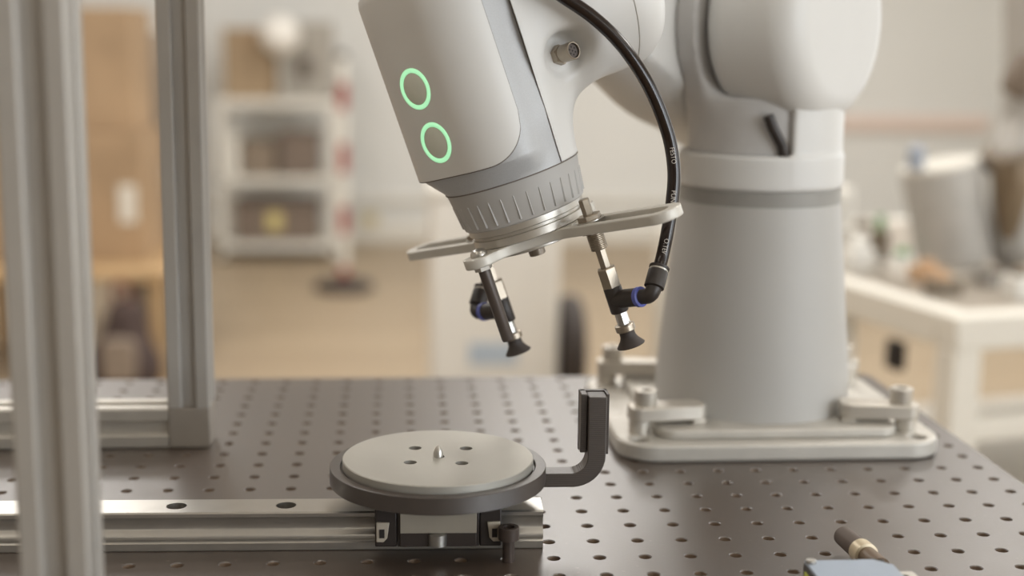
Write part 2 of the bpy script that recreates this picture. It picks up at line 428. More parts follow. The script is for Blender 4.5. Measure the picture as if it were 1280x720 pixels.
obj('grease_plug', MB().lathe([(4.6, 6.8), (5.2, 7.2), (5.2, 13.4), (4.6, 13.9)], 28, lambda p: CT(np.array(p)+[-0.5, -23.4, 0])), steel, t, smooth=40)

def lathe_ring(prof, n=96, T=IDENT):
    m = MB(); v = []; k = len(prof); f = []
    for i in range(n):
        a = 2*math.pi*i/n; v += [(r*math.cos(a), r*math.sin(a), z) for r, z in prof]
    for i in range(n):
        j = (i+1) % n
        for q in range(k): f.append((i*k+q, j*k+q, j*k+(q+1) % k, i*k+(q+1) % k))
    return m.add(T(v), f)
TT = frame((DC[0], DC[1], 0), (0, 0, 1), (1, 0, 0))
tray = thing('printed_tray', 'dark printed ring tray with an upright bent bracket arm', 'tray', (DC[0], DC[1], 34.4))
obj('ring', lathe_ring([(40, 34.5), (59.3, 34.5), (59.7, 34.9), (59.7, 43.6), (59.4, 43.9), (54.2, 43.9), (53.6, 43.4), (53.6, 42.2), (40, 42.2)], T=TT), printed, tray, smooth=25)
# bent arm: swept rectangle in the x-z plane
def sweep_arm():
    pts = [(52, 35.2)]; 
    cx, cz, r = 37.0+DC[0]+0, 0, 0
    m = MB()
    top, bot = 39.4, 31.4
    A = [(16.0, bot), (36.0, bot)]
    outer = [(16.0, 31.6), (38.0, 31.6)]+[(38.0+18.0*math.sin(rad(a)), 49.6-18.0*math.cos(rad(a))) for a in range(10, 91, 10)]+[(56.0, 82.8)]
    inner = [(16.0, 39.4), (36.8, 39.4)]+[(36.8+9.2*math.sin(rad(a)), 48.6-9.2*math.cos(rad(a))) for a in range(10, 91, 10)]+[(46.0, 82.8)]
    P = outer+list(reversed(inner))
    m.prism(P, -38.0, -25.0, lambda p: np.array([(q[0], -q[1+0]*0+(-q[2]), q[1]) for q in p]))
    return m
arm = obj('bracket_arm', sweep_arm(), printed, tray, bevel=0.5)
obj('channel_lip', MB().box(42.2, 45.8, 29.5, 41.5, 50.0, 83.4), printed, tray, bevel=0.4)
obj('channel_lip', MB().box(56.2, 58.0, 29.5, 41.5, 49.0, 83.4), printed, tray, bevel=0.3)
obj('channel_back', MB().box(42.2, 58.0, 38.2, 41.5, 49.0, 83.4), printed, tray, bevel=0.3)

disc = thing('turntable_disc', 'flat round aluminium disc with four holes and a centre pin', 'disc', (DC[0], DC[1], 42.2))
dm = obj('plate', MB().lathe([(52.2, 42.4), (52.7, 42.9), (52.7, 47.5), (52.2, 48.0)], 128, TT), disc_m, disc, smooth=40)
cm = MB()
HOLES = [(-49.0-DC[0], 49-DC[1]), (-20.3-DC[0], 47.2-DC[1]), (-52.0-DC[0], 22-DC[1]), (-24.0-DC[0], 19.5-DC[1])]
for hx, hy in HOLES: cm.lathe([(3.6, 43.4), (3.6, 50)], 24, lambda p, hx=hx, hy=hy: TT(np.array(p)+[hx, hy, 0]))
cm.lathe([(3.0, 44), (3.0, 50)], 20, lambda p: TT(np.array(p)+[0.6, -0.3, 0]))
cut(dm, cm)
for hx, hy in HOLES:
    obj('hole_shade_plug', MB().lathe([(3.4, 43.4), (3.4, 44.3), (0, 44.3)], 20, lambda p, hx=hx, hy=hy: TT(np.array(p)+[hx, hy, 0])), dark, disc, smooth=40)  # dark plug paints the shaded bottom of each disc hole
obj('centre_pin', MB().lathe([(2.7, 44), (2.7, 50.2), (2.2, 51.8), (1.2, 53.6), (0.5, 54.4), (0, 54.5)], 24, lambda p: TT(np.array(p)+[0, 0, 0])), steel, disc, smooth=60)

# loose socket screw standing in the board in front of the rail
t = thing('socket_screw', 'dark socket head screw standing upright in front of the rail', 'screw', (0, -3, 0))
T = frame((0.3, -3.0, 0), (0, 0, 1))
obj('shank', MB().lathe([(3.3, -6), (3.3, 12.8)], 24, T), bolt_m, t, smooth=40)
obj('head', MB().lathe([(5.4, 12.4), (5.6, 12.6), (5.6, 19.1), (5.3, 19.4), (3.1, 19.4), (2.9, 15.5), (0, 15.5)], 24, T), bolt_m, t, smooth=40)

# ------------------------------------------------------------------ robot arm
rob = thing('robot_arm', 'large white robot arm bolted to its mounting plate, wrist with two green rings', 'robot', (200, 265, 12))
BC = (199.5, 265, 0)
T = frame(BC, (0, 0, 1), (1, 0, 0))
obj('base_flange', MB().prism(rrect(-84, 84, -84, 84, 14), 12, 18.5, T), mat('plate_aluminium', (198, 194, 186), 0.42, 0.3), rob, bevel=1.5)
obj('base_column', MB().lathe([(70.5, 18.5), (70.5, 21), (69.6, 40), (57.8, 165.5)], 96, T), col_grey, rob, smooth=40)
obj('column_band', MB().lathe([(57.4, 165.5), (57.4, 176)], 96, T), dark_band, rob, smooth=40)
def turret(p):
    low = sd_cyl(p, BC, (0, 0, 1), 58.3, 176, 200.5, 2.5)
    up = smax(sd_cyl(p, BC, (0, 0, 1), 57.0, 178, 240, 3), 206-p[..., 0], 3)
    return smin(low, up, 3)
sdf_obj('turret_cap', turret, (136, 202, 172), (262, 328, 244), 1.6, cream, rob, smooth=40)
AX = unit((1, -1, 0)); BX_ = unit((1, 1, 0)); ZZ = np.array([0, 0, 1.0])
DM = np.array([214.0, 255.0, 290.0])
sdf_obj('shoulder_drum', lambda p: sd_cyl(p, DM, AX, 70, -33, 42, 22), (110, 130, 212), (320, 350, 368), 2.2, cream, rob)
def bracket(p):
    ring = sd_cyl(p, DM, AX, 71.5, -48, -32.5, 1.5)
    neck = sd_cyl(p, (200, 265, 0), ZZ, 52, 198, 240, 4)
    return smin(ring, neck, 22)
sdf_obj('shoulder_bracket', bracket, (100, 180, 194), (270, 372, 370), 2.2, mat('bracket_grey', (190, 188, 186), 0.5), rob)
S0 = DM-AX*88
UD = -BX_*math.cos(rad(21))+ZZ*math.sin(rad(21))
EL = S0+UD*330
def upper(p):
    hub = sd_cyl(p, DM, AX, 70, -128, -48.6, 20)
    lim = sd_caps(p, S0-UD*112-ZZ*5, EL, 74, 60)
    d = smin(hub, lim, 15)
    return np.maximum(d, (p-DM)@AX+48.6)
sdf_obj('upper_arm', upper, (-130, -20, 165), (310, 470, 500), 4.0, cream, rob)
W_A = rad(19.3)
WO = np.array([18.03, 85.74, 167.34]); E1 = np.array([math.cos(W_A), 0, math.sin(W_A)]); E2 = np.array([0, 1.0, 0]); WW = np.array([-math.sin(W_A), 0, math.cos(W_A)])
WB = np.array([E1, E2, WW])
WT = lambda p: WO+np.atleast_2d(np.array(p, float))@WB
obj('gap_shade', MB().tube([(189, 209.5, 228), (192.5, 210, 220), (199.5, 210.5, 208), (202, 212.5, 200)], 3.6), blackp, rob)  # dark tube drawn for the shaded gap under the drum

# wrist: rounded square section in the (e1, e2) plane
NF = unit((-0.75, -0.66)); NG = np.array([-NF[1], NF[0]])
def sd2(a, b, half=45.0, r=32.0):
    qx = np.abs(a*NF[0]+b*NF[1])-(half-r); qy = np.abs(a*NG[0]+b*NG[1])-(half-r)
    return np.hypot(np.maximum(qx, 0), np.maximum(qy, 0))+np.minimum(np.maximum(qx, qy), 0)-r
def rsq(th, half=45.0):
    lo, hi = 5.0, 80.0
    for _ in range(40):
        m = (lo+hi)/2
        if sd2(m*math.cos(th), m*math.sin(th), half) < 0: lo = m
        else: hi = m
    return lo
N = 96
TH = [2*math.pi*i/N for i in range(N)]
def loft(rows, T):
    m = MB(); v = []; f = []
    for rf, h in rows: v += [(rf(t)*math.cos(t), rf(t)*math.sin(t), h) for t in TH]
    for k in range(len(rows)-1):
        for i in range(N):
            j = (i+1) % N; f.append((k*N+i, k*N+j, (k+1)*N+j, (k+1)*N+i))
    f.append(tuple(reversed(range(N)))); f.append(tuple(range((len(rows)-1)*N, len(rows)*N)))
    return m.add(T(v), f)
RQ = {}
def rq(t, half):
    k = (round(t, 6), half)
    if k not in RQ: RQ[k] = rsq(t, half)
    return RQ[k]
def sstep(x): x = min(max(x, 0.0), 1.0); return x*x*(3-2*x)
def rcore(t, h):
    # square-ish on the cover side, round on the side of the wrist elbow
    d = (math.degrees(t)+180) % 360-180
    w = sstep((d+80)/24) if d < 20 else sstep((135-d)/35)
    ql = min(max((h-35.2)/11.5, 0), 1); qr = sstep((h-34.4)/34)
    return (39.7*(1-ql)+rq(t, 44.4)*ql)*(1-w)+(39.7+5.0*qr)*w
rows = [((lambda t, h=h: rcore(t, h)), h) for h in (34.6, 35.2, 38, 41, 44, 46.7, 48, 52, 56, 60, 64, 68, 90, 150)]+[((lambda t: rcore(t, 150)-7), 156)]
obj('wrist_core', loft(rows, WT), silver_band, rob, smooth=40)
# cream front cover carrying the two button rings
def cover():
    ths = -76.5; the = -232.0; n = 80
    th = [rad(ths+(the-ths)*i/n) for i in range(n+1)]
    half = 46.0
    P0 = [np.array([rq(t, half)*math.cos(t), rq(t, half)*math.sin(t)]) for t in th]
    arc = [0.0]
    for a, b in zip(P0[:-1], P0[1:]): arc.append(arc[-1]+np.linalg.norm(b-a))
    r = 24.0; hb = 47.0
    low = [hb+(r-math.sqrt(max(r*r-(r-min(l, r))**2, 0.0)) if l < r else 0.0) for l in arc]
    ks = [0, 0.02, 0.1, 0.25, 0.4, 0.55, 0.7, 0.85, 1.0]
    top = 149.0
    rows = []
    rows.append([(p*(1-2.2/np.linalg.norm(p)), l) for p, l in zip(P0, low)])
    rows.append([(p*(1-0.5/np.linalg.norm(p)), l) for p, l in zip(P0, low)])
    for k in ks: rows.append([(p, l+0.4+(top-l-0.4)*k) for p, l in zip(P0, low)])
    for a in (30, 60, 90): rows.append([(p*(1-7*(1-math.cos(rad(a)))/np.linalg.norm(p)), top+7*math.sin(rad(a))) for p in P0])
    rows.append([(p*0.02, top+7.5) for p in P0])
    V = [(p[0], p[1], h) for row in rows for p, h in row]; m = n+1
    F = [(k*m+i, (k+1)*m+i, (k+1)*m+i+1, k*m+i+1) for k in range(len(rows)-1) for i in range(n)]
    mb = MB().add(WT(V), F)
    # side wall along the straight seam
    v0 = [WT((P0[0][0], P0[0][1], h))[0] for h in (low[0], top)]; q = P0[0]*(1-2.2/np.linalg.norm(P0[0]))
    v1 = [WT((q[0], q[1], h))[0] for h in (low[0], top)]
    mb.add([v0[0], v0[1], v1[1], v1[0]], [(0, 1, 2, 3)])
    path = [WT((p[0]*0.992, p[1]*0.992, h))[0] for p, h in [(P0[0], 150), (P0[0], 110), (P0[0], 80)]+list(zip(P0, low))]
    return mb, path
mb, path = cover()
fc = obj('front_cover', mb, cream, rob, smooth=30)
obj('seam_line', MB().tube(path, 0.34, 8), seam_m, rob)
BD = np.array([math.cos(rad(10)), math.sin(rad(10)), 0.0])
CB = np.array([49.5, -27.5, 90.6]); CDIR = unit((0.62, -0.78, 0.03))
def wrist_shell(p):
    tp = np.clip((p[..., 2]-34.4)/34.0, 0, 1); tp = tp*tp*(3-2*tp)
    body = np.maximum(np.hypot(p[..., 0], p[..., 1])-(40.1+5.0*tp), np.maximum(p[..., 2]-150, 34.8-p[..., 2]))
    sb = np.clip((p@BD-24)/36.0, 0, 1); boss = sd_cyl(p, (0, 0, 112), BD, 43, -10, 112, 25)+9.0*(1-sb*sb*(3-2*sb))
    d = smin(body, boss, 26)
    pocket = sd_cyl(p, CB-CDIR*8.5, CDIR, 12.0, 0, 60, 4)
    d = smax(d, -pocket, 6)
    return np.maximum(d, 27.2-p[..., 0])
sdf_obj('wrist_shell', wrist_shell, (24, -62, 30), (118, 78, 160), 1.1, cream, rob, WT, smooth=60, snap=27.2)
sp = []
for h in (35, 38, 42, 46, 52, 60, 75, 95, 115, 135, 150):
    R_ = 39.95+5.0*sstep((h-34.4)/34)
    sp.append(WT((27.0, -math.sqrt(R_*R_-27.0**2), h))[0])
obj('seam_line', MB().tube(sp, 0.33, 8), seam_m, rob)
obj('seam_line', MB().tube([WT((39.75*math.cos(a), 39.75*math.sin(a), 34.5))[0] for a in np.linspace(0, 2*math.pi, 97)], 0.35, 8), seam_m, rob)
# seam of the end cap of the wrist elbow
pth = []
for k in range(48):
    a = 2*math.pi*k/48; y = np.cross([0, 0, 1.0], BD); pth.append(WT(np.array([0, 0, 112.0])+BD*86.5+43.02*(math.cos(a)*y+math.sin(a)*np.array([0, 0, 1.0])))[0])
obj('seam_line', MB().tube(pth+[pth[0]], 0.35, 6), mat('seam_pale', (170, 166, 158), 0.8), rob)
# forearm above the frame, joining the wrist to the elbow
WE = WT((55, 9, 112))[0]
sdf_obj('forearm', lambda p: sd_caps(p, WE+np.array([10, 30, 70.0]), EL+AX*105, 42, 52), (-60, -100, 290), (250, 220, 520), 4.0, cream, rob)
obj('elbow_housing', MB().lathe([(0, -30), (50, -30), (62, -18), (62, 150), (50, 162), (0, 162)], 48, frame(EL-AX*30, AX)), cream, rob, smooth=40)
# buttons
for c in ((-36.6, -28.5, 98.6), (-35.5, -29.8, 67.5)):
    n3 = np.array([NF[0], NF[1], 0]); c = np.array(c); c = c+n3*(46.0-n3@c)
    T0 = frame(c, n3, (0, 0, 1)); T = lambda p, T0=T0: WT(T0(p))
    b = obj('button', MB().lathe([(8.9, -1), (8.9, 0.15), (8.6, 0.3), (0, 0.3)], 48, T), mat('button_face', (214, 216, 204), 0.45), rob, smooth=40)
    obj('light_ring', lathe_ring([(9.1, -0.5), (11.5, -0.5), (11.5, 0.25), (11.2, 0.45), (9.4, 0.45), (9.1, 0.25)], 64, T), ringlight, b, smooth=40,
        label='glowing green ring light')
# connector
T0 = frame(CB, CDIR, (0, 0, 1)); T = lambda p: WT(T0(p))
cn = obj('connector', MB().lathe([(5.0, -10), (5.0, -4.8), (4.5, -4.6), (4.5, -4.0), (5.0, -3.6), (5.0, 4.3), (4.7, 4.6), (4.15, 4.6), (4.0, 2.2), (0, 2.2)], 32, T), brass_steel, rob, smooth=40)
obj('hex_nut', MB().lathe([(5.7, -10), (5.7, -5.2)], 6, T), brass_steel, cn, smooth=0)
obj('socket_insert', MB().lathe([(3.8, 2.2), (3.8, 3.4), (0, 3.4)], 24, T), mat('insert_grey', (92, 84, 80), 0.6), cn, smooth=40)
for k in range(7):
    rr, a = (2.2, 2*math.pi*k/6) if k < 6 else (0, 0)
    obj('pin_hole', MB().lathe([(0.5, 3.3), (0.5, 3.55), (0, 3.55)], 10, lambda p, rr=rr, a=a: T(np.array(p)+[rr*math.cos(a), rr*math.sin(a), 0])), dark, cn)
# ribbed grey ring and tool flange
mb = MB().lathe([(35.0, 10.9), (35.9, 11.6), (39.3, 33.4), (39.6, 34.4)], 128, WT)
for k in range(32):
    a = 2*math.pi*(k+0.35)/32
    v = []
    for h, d, wd in ((13.2, 0.9, 0.9), (27.0, 0.35, 0.55)):
        r = 35.9+(h-11.6)*(39.3-35.9)/21.8
        for s, dd in ((-1, -0.2), (0, d), (1, -0.2)):
            aa = a+s*wd/r; v.append(((r+dd)*math.cos(aa), (r+dd)*math.sin(aa), h))
    mb.add(WT(v), [(0, 1, 4, 3), (1, 2, 5, 4), (2, 1, 0), (3, 4, 5)])
obj('ribbed_ring', mb, grey_ring, rob, smooth=30)
obj('tool_flange', MB().lathe([(33.0, 0.05), (33.6, 0.5), (33.6, 4.6), (32.0, 5.0), (32.0, 6.6), (34.0, 7.0), (34.4, 7.4), (34.4, 10.9)], 96, WT), alu, rob, smooth=40)

# ------------------------------------------------------------------ suction gripper
GA = rad(-50.3)
GU = math.cos(GA)*E1+math.sin(GA)*E2; GV = -math.sin(GA)*E1+math.cos(GA)*E2
GB = np.array([GU, GV, WW]); GT = lambda p: WO+np.atleast_2d(np.array(p, float))@GB
grip = thing('suction_gripper', 'tilted aluminium bracket with two suction cups under the robot wrist', 'gripper', GT((0, 0, -8))[0])
def plate(p):
    x, y, z = np.abs(p[..., 0]), p[..., 1], p[..., 2]; ay = np.abs(y)
    armx = np.clip(x, 0, 101); arm = np.hypot(x-armx, y)-11.0
    hub = np.hypot(x, y)-29.0
    ey = np.clip(ay, 0, 43); ear = np.hypot(x, ay-ey)-9.6
    d = smin(smin(hub, arm, 12), ear, 14)
    sx = np.clip(x, 42, 99.5); slot = np.hypot(x-sx, y)-5.6
    d = np.maximum(d, -slot)
    eh = np.hypot(x, ay-43)-2.4
    d = np.maximum(d, -eh)
    r = 0.5; zz = np.abs(z+2.8)-2.8+r; dd = d+r
    return np.hypot(np.maximum(zz, 0), np.maximum(dd, 0))+np.minimum(np.maximum(zz, dd), 0)-r
sdf_obj('cross_plate', plate, (-116, -56, -8), (116, 56, 2), 0.85, mat('blasted_aluminium', (204, 200, 191), 0.48, 0.25, var=0.03, scale=80), grip, GT, smooth=50)
obj('hub', MB().lathe([(0, -13.6), (4.4, -13.6), (4.8, -13.2), (4.8, -4.9), (0, -4.9)], 24, lambda p: GT(np.array(p)+[6, -6, 0])), mat('dark_steel', (140, 130, 118), 0.4, 0.7), grip, smooth=40)
obj('hub_disc', MB().lathe([(26.5, -7.6), (27, -7.2), (27, -4.6)], 64, GT), alu, grip, smooth=40)
for s in (-1, 1):
    Te = lambda p, s=s: GT(np.array(p)+[-1.0*0, s*43.0, 0])
    sc = obj('button_screw', MB().lathe([(4.9, 0.05), (4.9, 0.9), (4.4, 2.4), (3.2, 3.5), (1.7, 3.9), (1.5, 2.6), (0, 2.6)], 28, Te), steel, grip, smooth=40)
    obj('spacer', MB().lathe([(5.2, -4.9), (5.2, -8.4), (4.8, -8.6)], 6, Te), alu, grip, smooth=0)
    if s < 0: obj('guide_rod', MB().lathe([(3.5, -8.5), (3.5, -50.6), (3.1, -51.4)], 24, Te), mat('dark_rod', (82, 73, 67), 0.4, 0.2), grip, smooth=40)
CC = unit((0.33, 0.44, 0.84)); CC = unit(CC-GU*(CC@GU))
for s, hu in ((1, 49.0), (-1, 46.0)):
    T = lambda p, c=s*hu: GT(np.array(p)+[c, 0, 0])
    h = obj('suction_holder', MB().lathe([(4.6, -4.9), (4.6, -17)], 24, T), brass_steel, grip, smooth=40,
            label=('near' if s > 0 else 'far')+' spring suction holder with black fitting and cup')
    tv = []
    obj('thread', (lambda m: [m.lathe([(4.6, z), (4.95, z-0.35), (4.6, z-0.7)], 24, T) for z in np.arange(-5.2, -16.5, -1.0)] and m)(MB()), brass_steel, h, smooth=40)
    obj('hex_rod', MB().lathe([(2.6, 12.6), (3.1, 12.0), (3.1, 2)], 6, T), brass_steel, h, smooth=0)
    obj('lock_nut', MB().lathe([(6.6, 0.1), (6.9, 0.5), (6.9, 3.0), (6.5, 3.4)], 6, T), brass_steel, h, smooth=0)
    obj('washer', MB().lathe([(8.0, -0.0), (8.0, 0.6)], 28, T), steel, h, smooth=40)
    obj('lock_nut', MB().lathe([(6.6, -4.9), (6.9, -5.3), (6.9, -7.0)], 6, T), brass_steel, h, smooth=0)
    obj('guide_shaft', MB().lathe([(3.1, -17), (3.1, -30)], 6, T, 0.3), brass_steel, h, smooth=0)
    obj('hex_body', MB().lathe([(5.2, -28), (5.6, -28.6), (5.6, -39.4)], 6, T, 0.2), brass_steel, h, smooth=0)
    te = MB().lathe([(4.9, -39.3), (5.2, -39.8), (5.2, -54.0), (4.8, -54.6)], 28, T)
    br = frame((0, 0, -47), (s, 0, 0)); Tb = lambda p, T=T, br=br: T(br(p))
    te.lathe([(5.2, 0), (5.2, 16.5), (4.6, 17)], 28, Tb)
    obj('tee_fitting', te, blackp, h, smooth=40)
    obj('collar', MB().lathe([(4.9, 16.8), (5.7, 17.0), (5.7, 19.4), (5.2, 19.8)], 28, Tb), blue, h, smooth=40)
    el0 = T((s*27, 0, -47))[0]
    eb = MB().lathe([(4.2, 19.6), (4.2, 25)], 24, Tb)
    cen = [T((s*(22), 0, -47))[0], T((s*24.2, 0, -47))[0]]
    cen += [el0-GU*s*2.0+CC*0.4, el0-GU*s*0.6+CC*1.6, el0+CC*3.5, el0+CC*6]
    eb.tube(cen, 4.3, 18)
    obj('elbow', eb, blackp, h, smooth=50)
    fe = frame(el0, CC)
    obj('collet', MB().lathe([(4.6, 4.6), (5.6, 5.2), (5.6, 14.6), (5.2, 15.2)], 28, fe), blackp, h, smooth=40)
    obj('collet_ring', MB().lathe([(5.3, 15.0), (5.3, 16.0)], 28, fe), alu, h, smooth=40)
    obj('release_ring', MB().lathe([(5.5, 16.0), (5.7, 16.4), (5.7, 17.6), (4.2, 18.0)], 28, fe), blackp, h, smooth=40)
    obj('lower_stem', MB().lathe([(3.4, -54.5), (3.6, -54.8), (3.6, -62.5)], 8, T), steel, h, smooth=0)
    obj('cup_ring', MB().lathe([(5.2, -62.0), (5.7, -62.4), (5.7, -65.6), (5.2, -66)], 28, T), brass_steel, h, smooth=40)
    obj('suction_cup', MB().lathe([(4.6, -65.8), (4.4, -67.4), (4.5, -69.2), (5.4, -71.2), (7.0, -73.2), (8.1, -74.6), (8.0, -75.0), (6.0, -73.6), (0, -71)], 36, T), rubber, h, smooth=50)

# ------------------------------------------------------------------ air hoses
def catmull(P, n=10):
    P = [np.array(p, float) for p in P]; P = [2*P[0]-P[1]]+P+[2*P[-1]-P[-2]]; out = []
    for i in range(1, len(P)-2):
        for k in range(n):
            t = k/n; a, b, c, d = P[i-1:i+3]
            out.append(0.5*((2*b)+(-a+c)*t+(2*a-5*b+4*c-d)*t*t+(-a+3*b-3*c+d)*t**3))
    out.append(P[-2]); return out
ER = GT((49+27, 0, -47))[0]
HP = [(-34, 26, 372), (-20, 38, 343), (-2, 43, 322), (23.7, 44.0, 302.5), (46.5, 45.0, 287.7), (63.6, 46.0, 271.8), (78.6, 47.5, 250.5), (89.3, 48.5, 226.6), (93.3, 47.5, 206.9),
      (92.6, 45.0, 189.6), (89.6, 41.0, 172.0), tuple(ER+CC*24), tuple(ER+CC*12)]
hpath = catmull(HP, 12)
HR = 3.7
hose = obj('air_hose', MB().tube(hpath, HR, 24), hose_m, loc=tuple(ER+CC*12), smooth=60,
           label='glossy black air hose curving from the robot wrist to the near fitting', cat='hose')
# white printing along the hose
def hose_text(txt, z_start, cap, adv):
    hp = np.array(hpath); zs = hp[:, 2]
    cu = bpy.data.curves.new('print', 'FONT'); cu.body = txt; cu.size = 1.0
    o = bpy.data.objects.new('print', cu); COL.objects.link(o)
    dg = bpy.context.evaluated_depsgraph_get(); dg.update()
    me = bpy.data.meshes.new_from_object(o.evaluated_get(dg)); bpy.data.objects.remove(o)
    bm = bmesh.new(); bm.from_mesh(me)
    bmesh.ops.triangulate(bm, faces=bm.faces); bmesh.ops.subdivide_edges(bm, edges=bm.edges, cuts=2, use_grid_fill=True)
    bmesh.ops.triangulate(bm, faces=bm.faces)
    seg = np.linalg.norm(np.diff(hp, axis=0), axis=1); L = np.concatenate([[0], np.cumsum(seg)])
    i0 = next(i for i in range(20, len(zs)) if zs[i] <= z_start)
    l0 = L[i0-1]+(L[i0]-L[i0-1])*(zs[i0-1]-z_start)/(zs[i0-1]-zs[i0])
    V = []
    for v in bm.verts:
        l = l0+v.co.x*adv; i = min(int(np.searchsorted(L, l)), len(L)-1); q = (l-L[i-1])/max(L[i]-L[i-1], 1e-9)
        c = hp[i-1]*(1-q)+hp[i]*q; t = unit(hp[i]-hp[i-1])
        n0 = CAM-c; n0 = unit(n0-t*(n0@t)); n1 = np.cross(n0, t)*-1
        # text reads downwards, its top towards the right of the hose
        ang = (v.co.y-0.35)*cap/HR*1.0+0.12
        V.append(c+(HR+0.06)*(math.cos(ang)*n0+math.sin(ang)*unit(np.cross(t, n0)*-1)))
    mb = MB(); mb.v = [tuple(p) for p in V]; mb.f = [tuple(x.index for x in f.verts) for f in bm.faces]
    bm.free()
    obj('printed_text', mb, white_print, hose, smooth=0, label='small white lettering printed along the hose')
hose_text('FESTO', 218.5, 3.7, 3.3)
hose_text('PUN-6X1', 194.5, 3.7, 3.5)
hose_text('O.TEV', 168.5, 3.7, 3.3)
EL_ = GT((-46-27, 0, -47))[0]
HL = [tuple(EL_+CC*12), tuple(EL_+CC*22), (-4.0, 157.0, 135.5), (5.5, 161.0, 146.5), (17.0, 164.0, 160.0), (20.0, 165.0, 181.0), (20.3, 158.0, 217), (21, 152, 245)]
obj('air_hose', MB().tube(catmull(HL, 8), 2.6, 16), hose_m, loc=tuple(EL_+CC*12), smooth=60,
    label='short dark hose rising behind the bracket from the far fitting', cat='hose')

# ------------------------------------------------------------------ robot mounting plate and clamps
mp = obj('mounting_plate', MB().prism(rrect(88.5, 312, 168, 366, 26, 8), 0, 12), mat('plate_aluminium', (198, 194, 186), 0.42, 0.3), loc=(200, 267, 0), smooth=40,
         label='thick silver plate with rounded corners under the robot base', cat='plate')
cm = MB()
for x in (104, 296):
    for y in (184, 350): cm.lathe([(6.0, 3), (6.0, 14)], 20, frame((x, y, 0), (0, 0, 1)))
cut(mp, cm)
for x in (104, 296):
    for y in (184, 350): obj('hole_shade_plug', MB().lathe([(5.8, 3), (5.8, 6.5), (0, 6.5)], 20, frame((x, y, 0), (0, 0, 1))), dark, mp)  # dark plugs stand in for shade deep in the plate holes
b = mp.modifiers.new('bevel', 'BEVEL'); b.width = 2.2*S; b.segments = 3; b.limit_method = 'ANGLE'; b.angle_limit = rad(40)
clampm = mat('clamp_steel', (206, 200, 190), 0.35, 0.5, var=0.03)
def clamp(px, py, sx, sy, ang, label):
    t = thing('toe_clamp', label, 'clamp', (px, py, 12), 'strap clamps holding down the robot base')
    d = np.array([sx*math.cos(rad(ang)), sy*math.sin(rad(ang)), 0]); T = frame((px, py, 12), (0, 0, 1), d)
    obj('strap', MB().prism(rrect(-10, 44, -10, 10, 7, 4), 9.5, 19.5, T), clampm, t, bevel=1.2)
    obj('heel_post', MB().lathe([(7.5, 0), (7.5, 9.5)], 20, lambda p: T(np.array(p)+[-2, 0, 0])), clampm, t, smooth=40)
    obj('toe', MB().box(34, 43, -8, 8, 6.4, 9.6, T), clampm, t, bevel=0.6)
    Tb = lambda p: T(np.array(p)+[2, 0, 0])
    bo = obj('bolt', MB().lathe([(7.6, 19.5), (7.9, 20), (7.9, 29.5), (7.3, 30.2), (3.8, 30.2), (3.6, 25), (0, 25)], 24, Tb), clampm, t, smooth=40)
    obj('socket', MB().lathe([(3.5, 25.1), (3.5, 27.5), (0, 27.5)], 6, Tb), dark, bo, smooth=0)
clamp(108, 200, 1, 1, 8, 'strap clamp on the front left of the robot plate, next to the bent bracket')
clamp(291, 200, -1, 1, 8, 'strap clamp on the front right of the robot plate, nearest the board edge')
clamp(106, 338, 1, -1, 8, 'strap clamp on the rear left of the robot plate, behind the column')
clamp(294, 338, -1, -1, 8, 'strap clamp on the rear right, half hidden by the grey column')

# ------------------------------------------------------------------ sensor lying at the front right
sn = thing('laser_sensor', 'small black sensor with a pale blue lid at the bottom right', 'sensor', (162, -85, 0))
obj('housing', MB().box(143, 184, -112, -63, 0, 20), blackp, sn, bevel=1.0)
lid = [(143.2, -64.5), (178, -64.5), (186, -72), (186, -110), (143.2, -110)]
obj('lid', MB().prism(list(reversed(lid)), 20, 21.6), mat('blue_lid', (156, 168, 184), 0.4, 0.1), sn, bevel=0.4)
obj('label_sticker', MB().box(142.4, 143.0, -84, -68, 6, 17), mat('yellow_sticker', (214, 222, 96), 0.5), sn, smooth=0)
for x, y in ((145.5, -68.0),):
    sc = obj('screw', MB().lathe([(2.6, 21.6), (2.6, 23.0), (2.2, 23.4), (0, 23.4)], 20, frame((x, y, 0), (0, 0, 1))), steel, sn, smooth=40)
tab = obj('side_tab', MB().prism(rrect(184, 197, -108, -70, 2, 3), 15.0, 17.0), alu, sn, smooth=40)
cm = MB()
for y in (-76, -84): cm.lathe([(2.4, 12), (2.4, 20)], 20, frame((190.5, y, 0), (0, 0, 1)))
cut(tab, cm)
CD = unit((-4.5, 44, 0)); fr = frame((181, -62.5, 10.5), CD)
obj('plug_body', MB().lathe([(5.2, -2), (5.2, 20), (4.8, 21)], 24, frame((188.5, -46, 10.5), CD)), mat('brown_plug', (112, 94, 76), 0.45), sn, smooth=40)
obj('plug_neck', MB().box(176, 190, -64, -46, 4, 15), blackp, sn, bevel=1)
obj('plug_collar', MB().lathe([(5.2, 0), (6.6, 0.5), (6.6, 8.5), (5.6, 9)], 28, frame((187.0, -32, 10.5), CD)), mat('cream_collar', (206, 192, 164), 0.4, 0.3), sn, smooth=40)
obj('cable_boot', MB().lathe([(6.0, 0), (6.0, 1), (5.4, 22), (4.9, 23), (3.8, 23), (3.6, 15), (0, 15)], 28, frame((186.2, -23.4, 10.5), CD)), mat('boot_brown', (92, 80, 72), 0.6), sn, smooth=40)

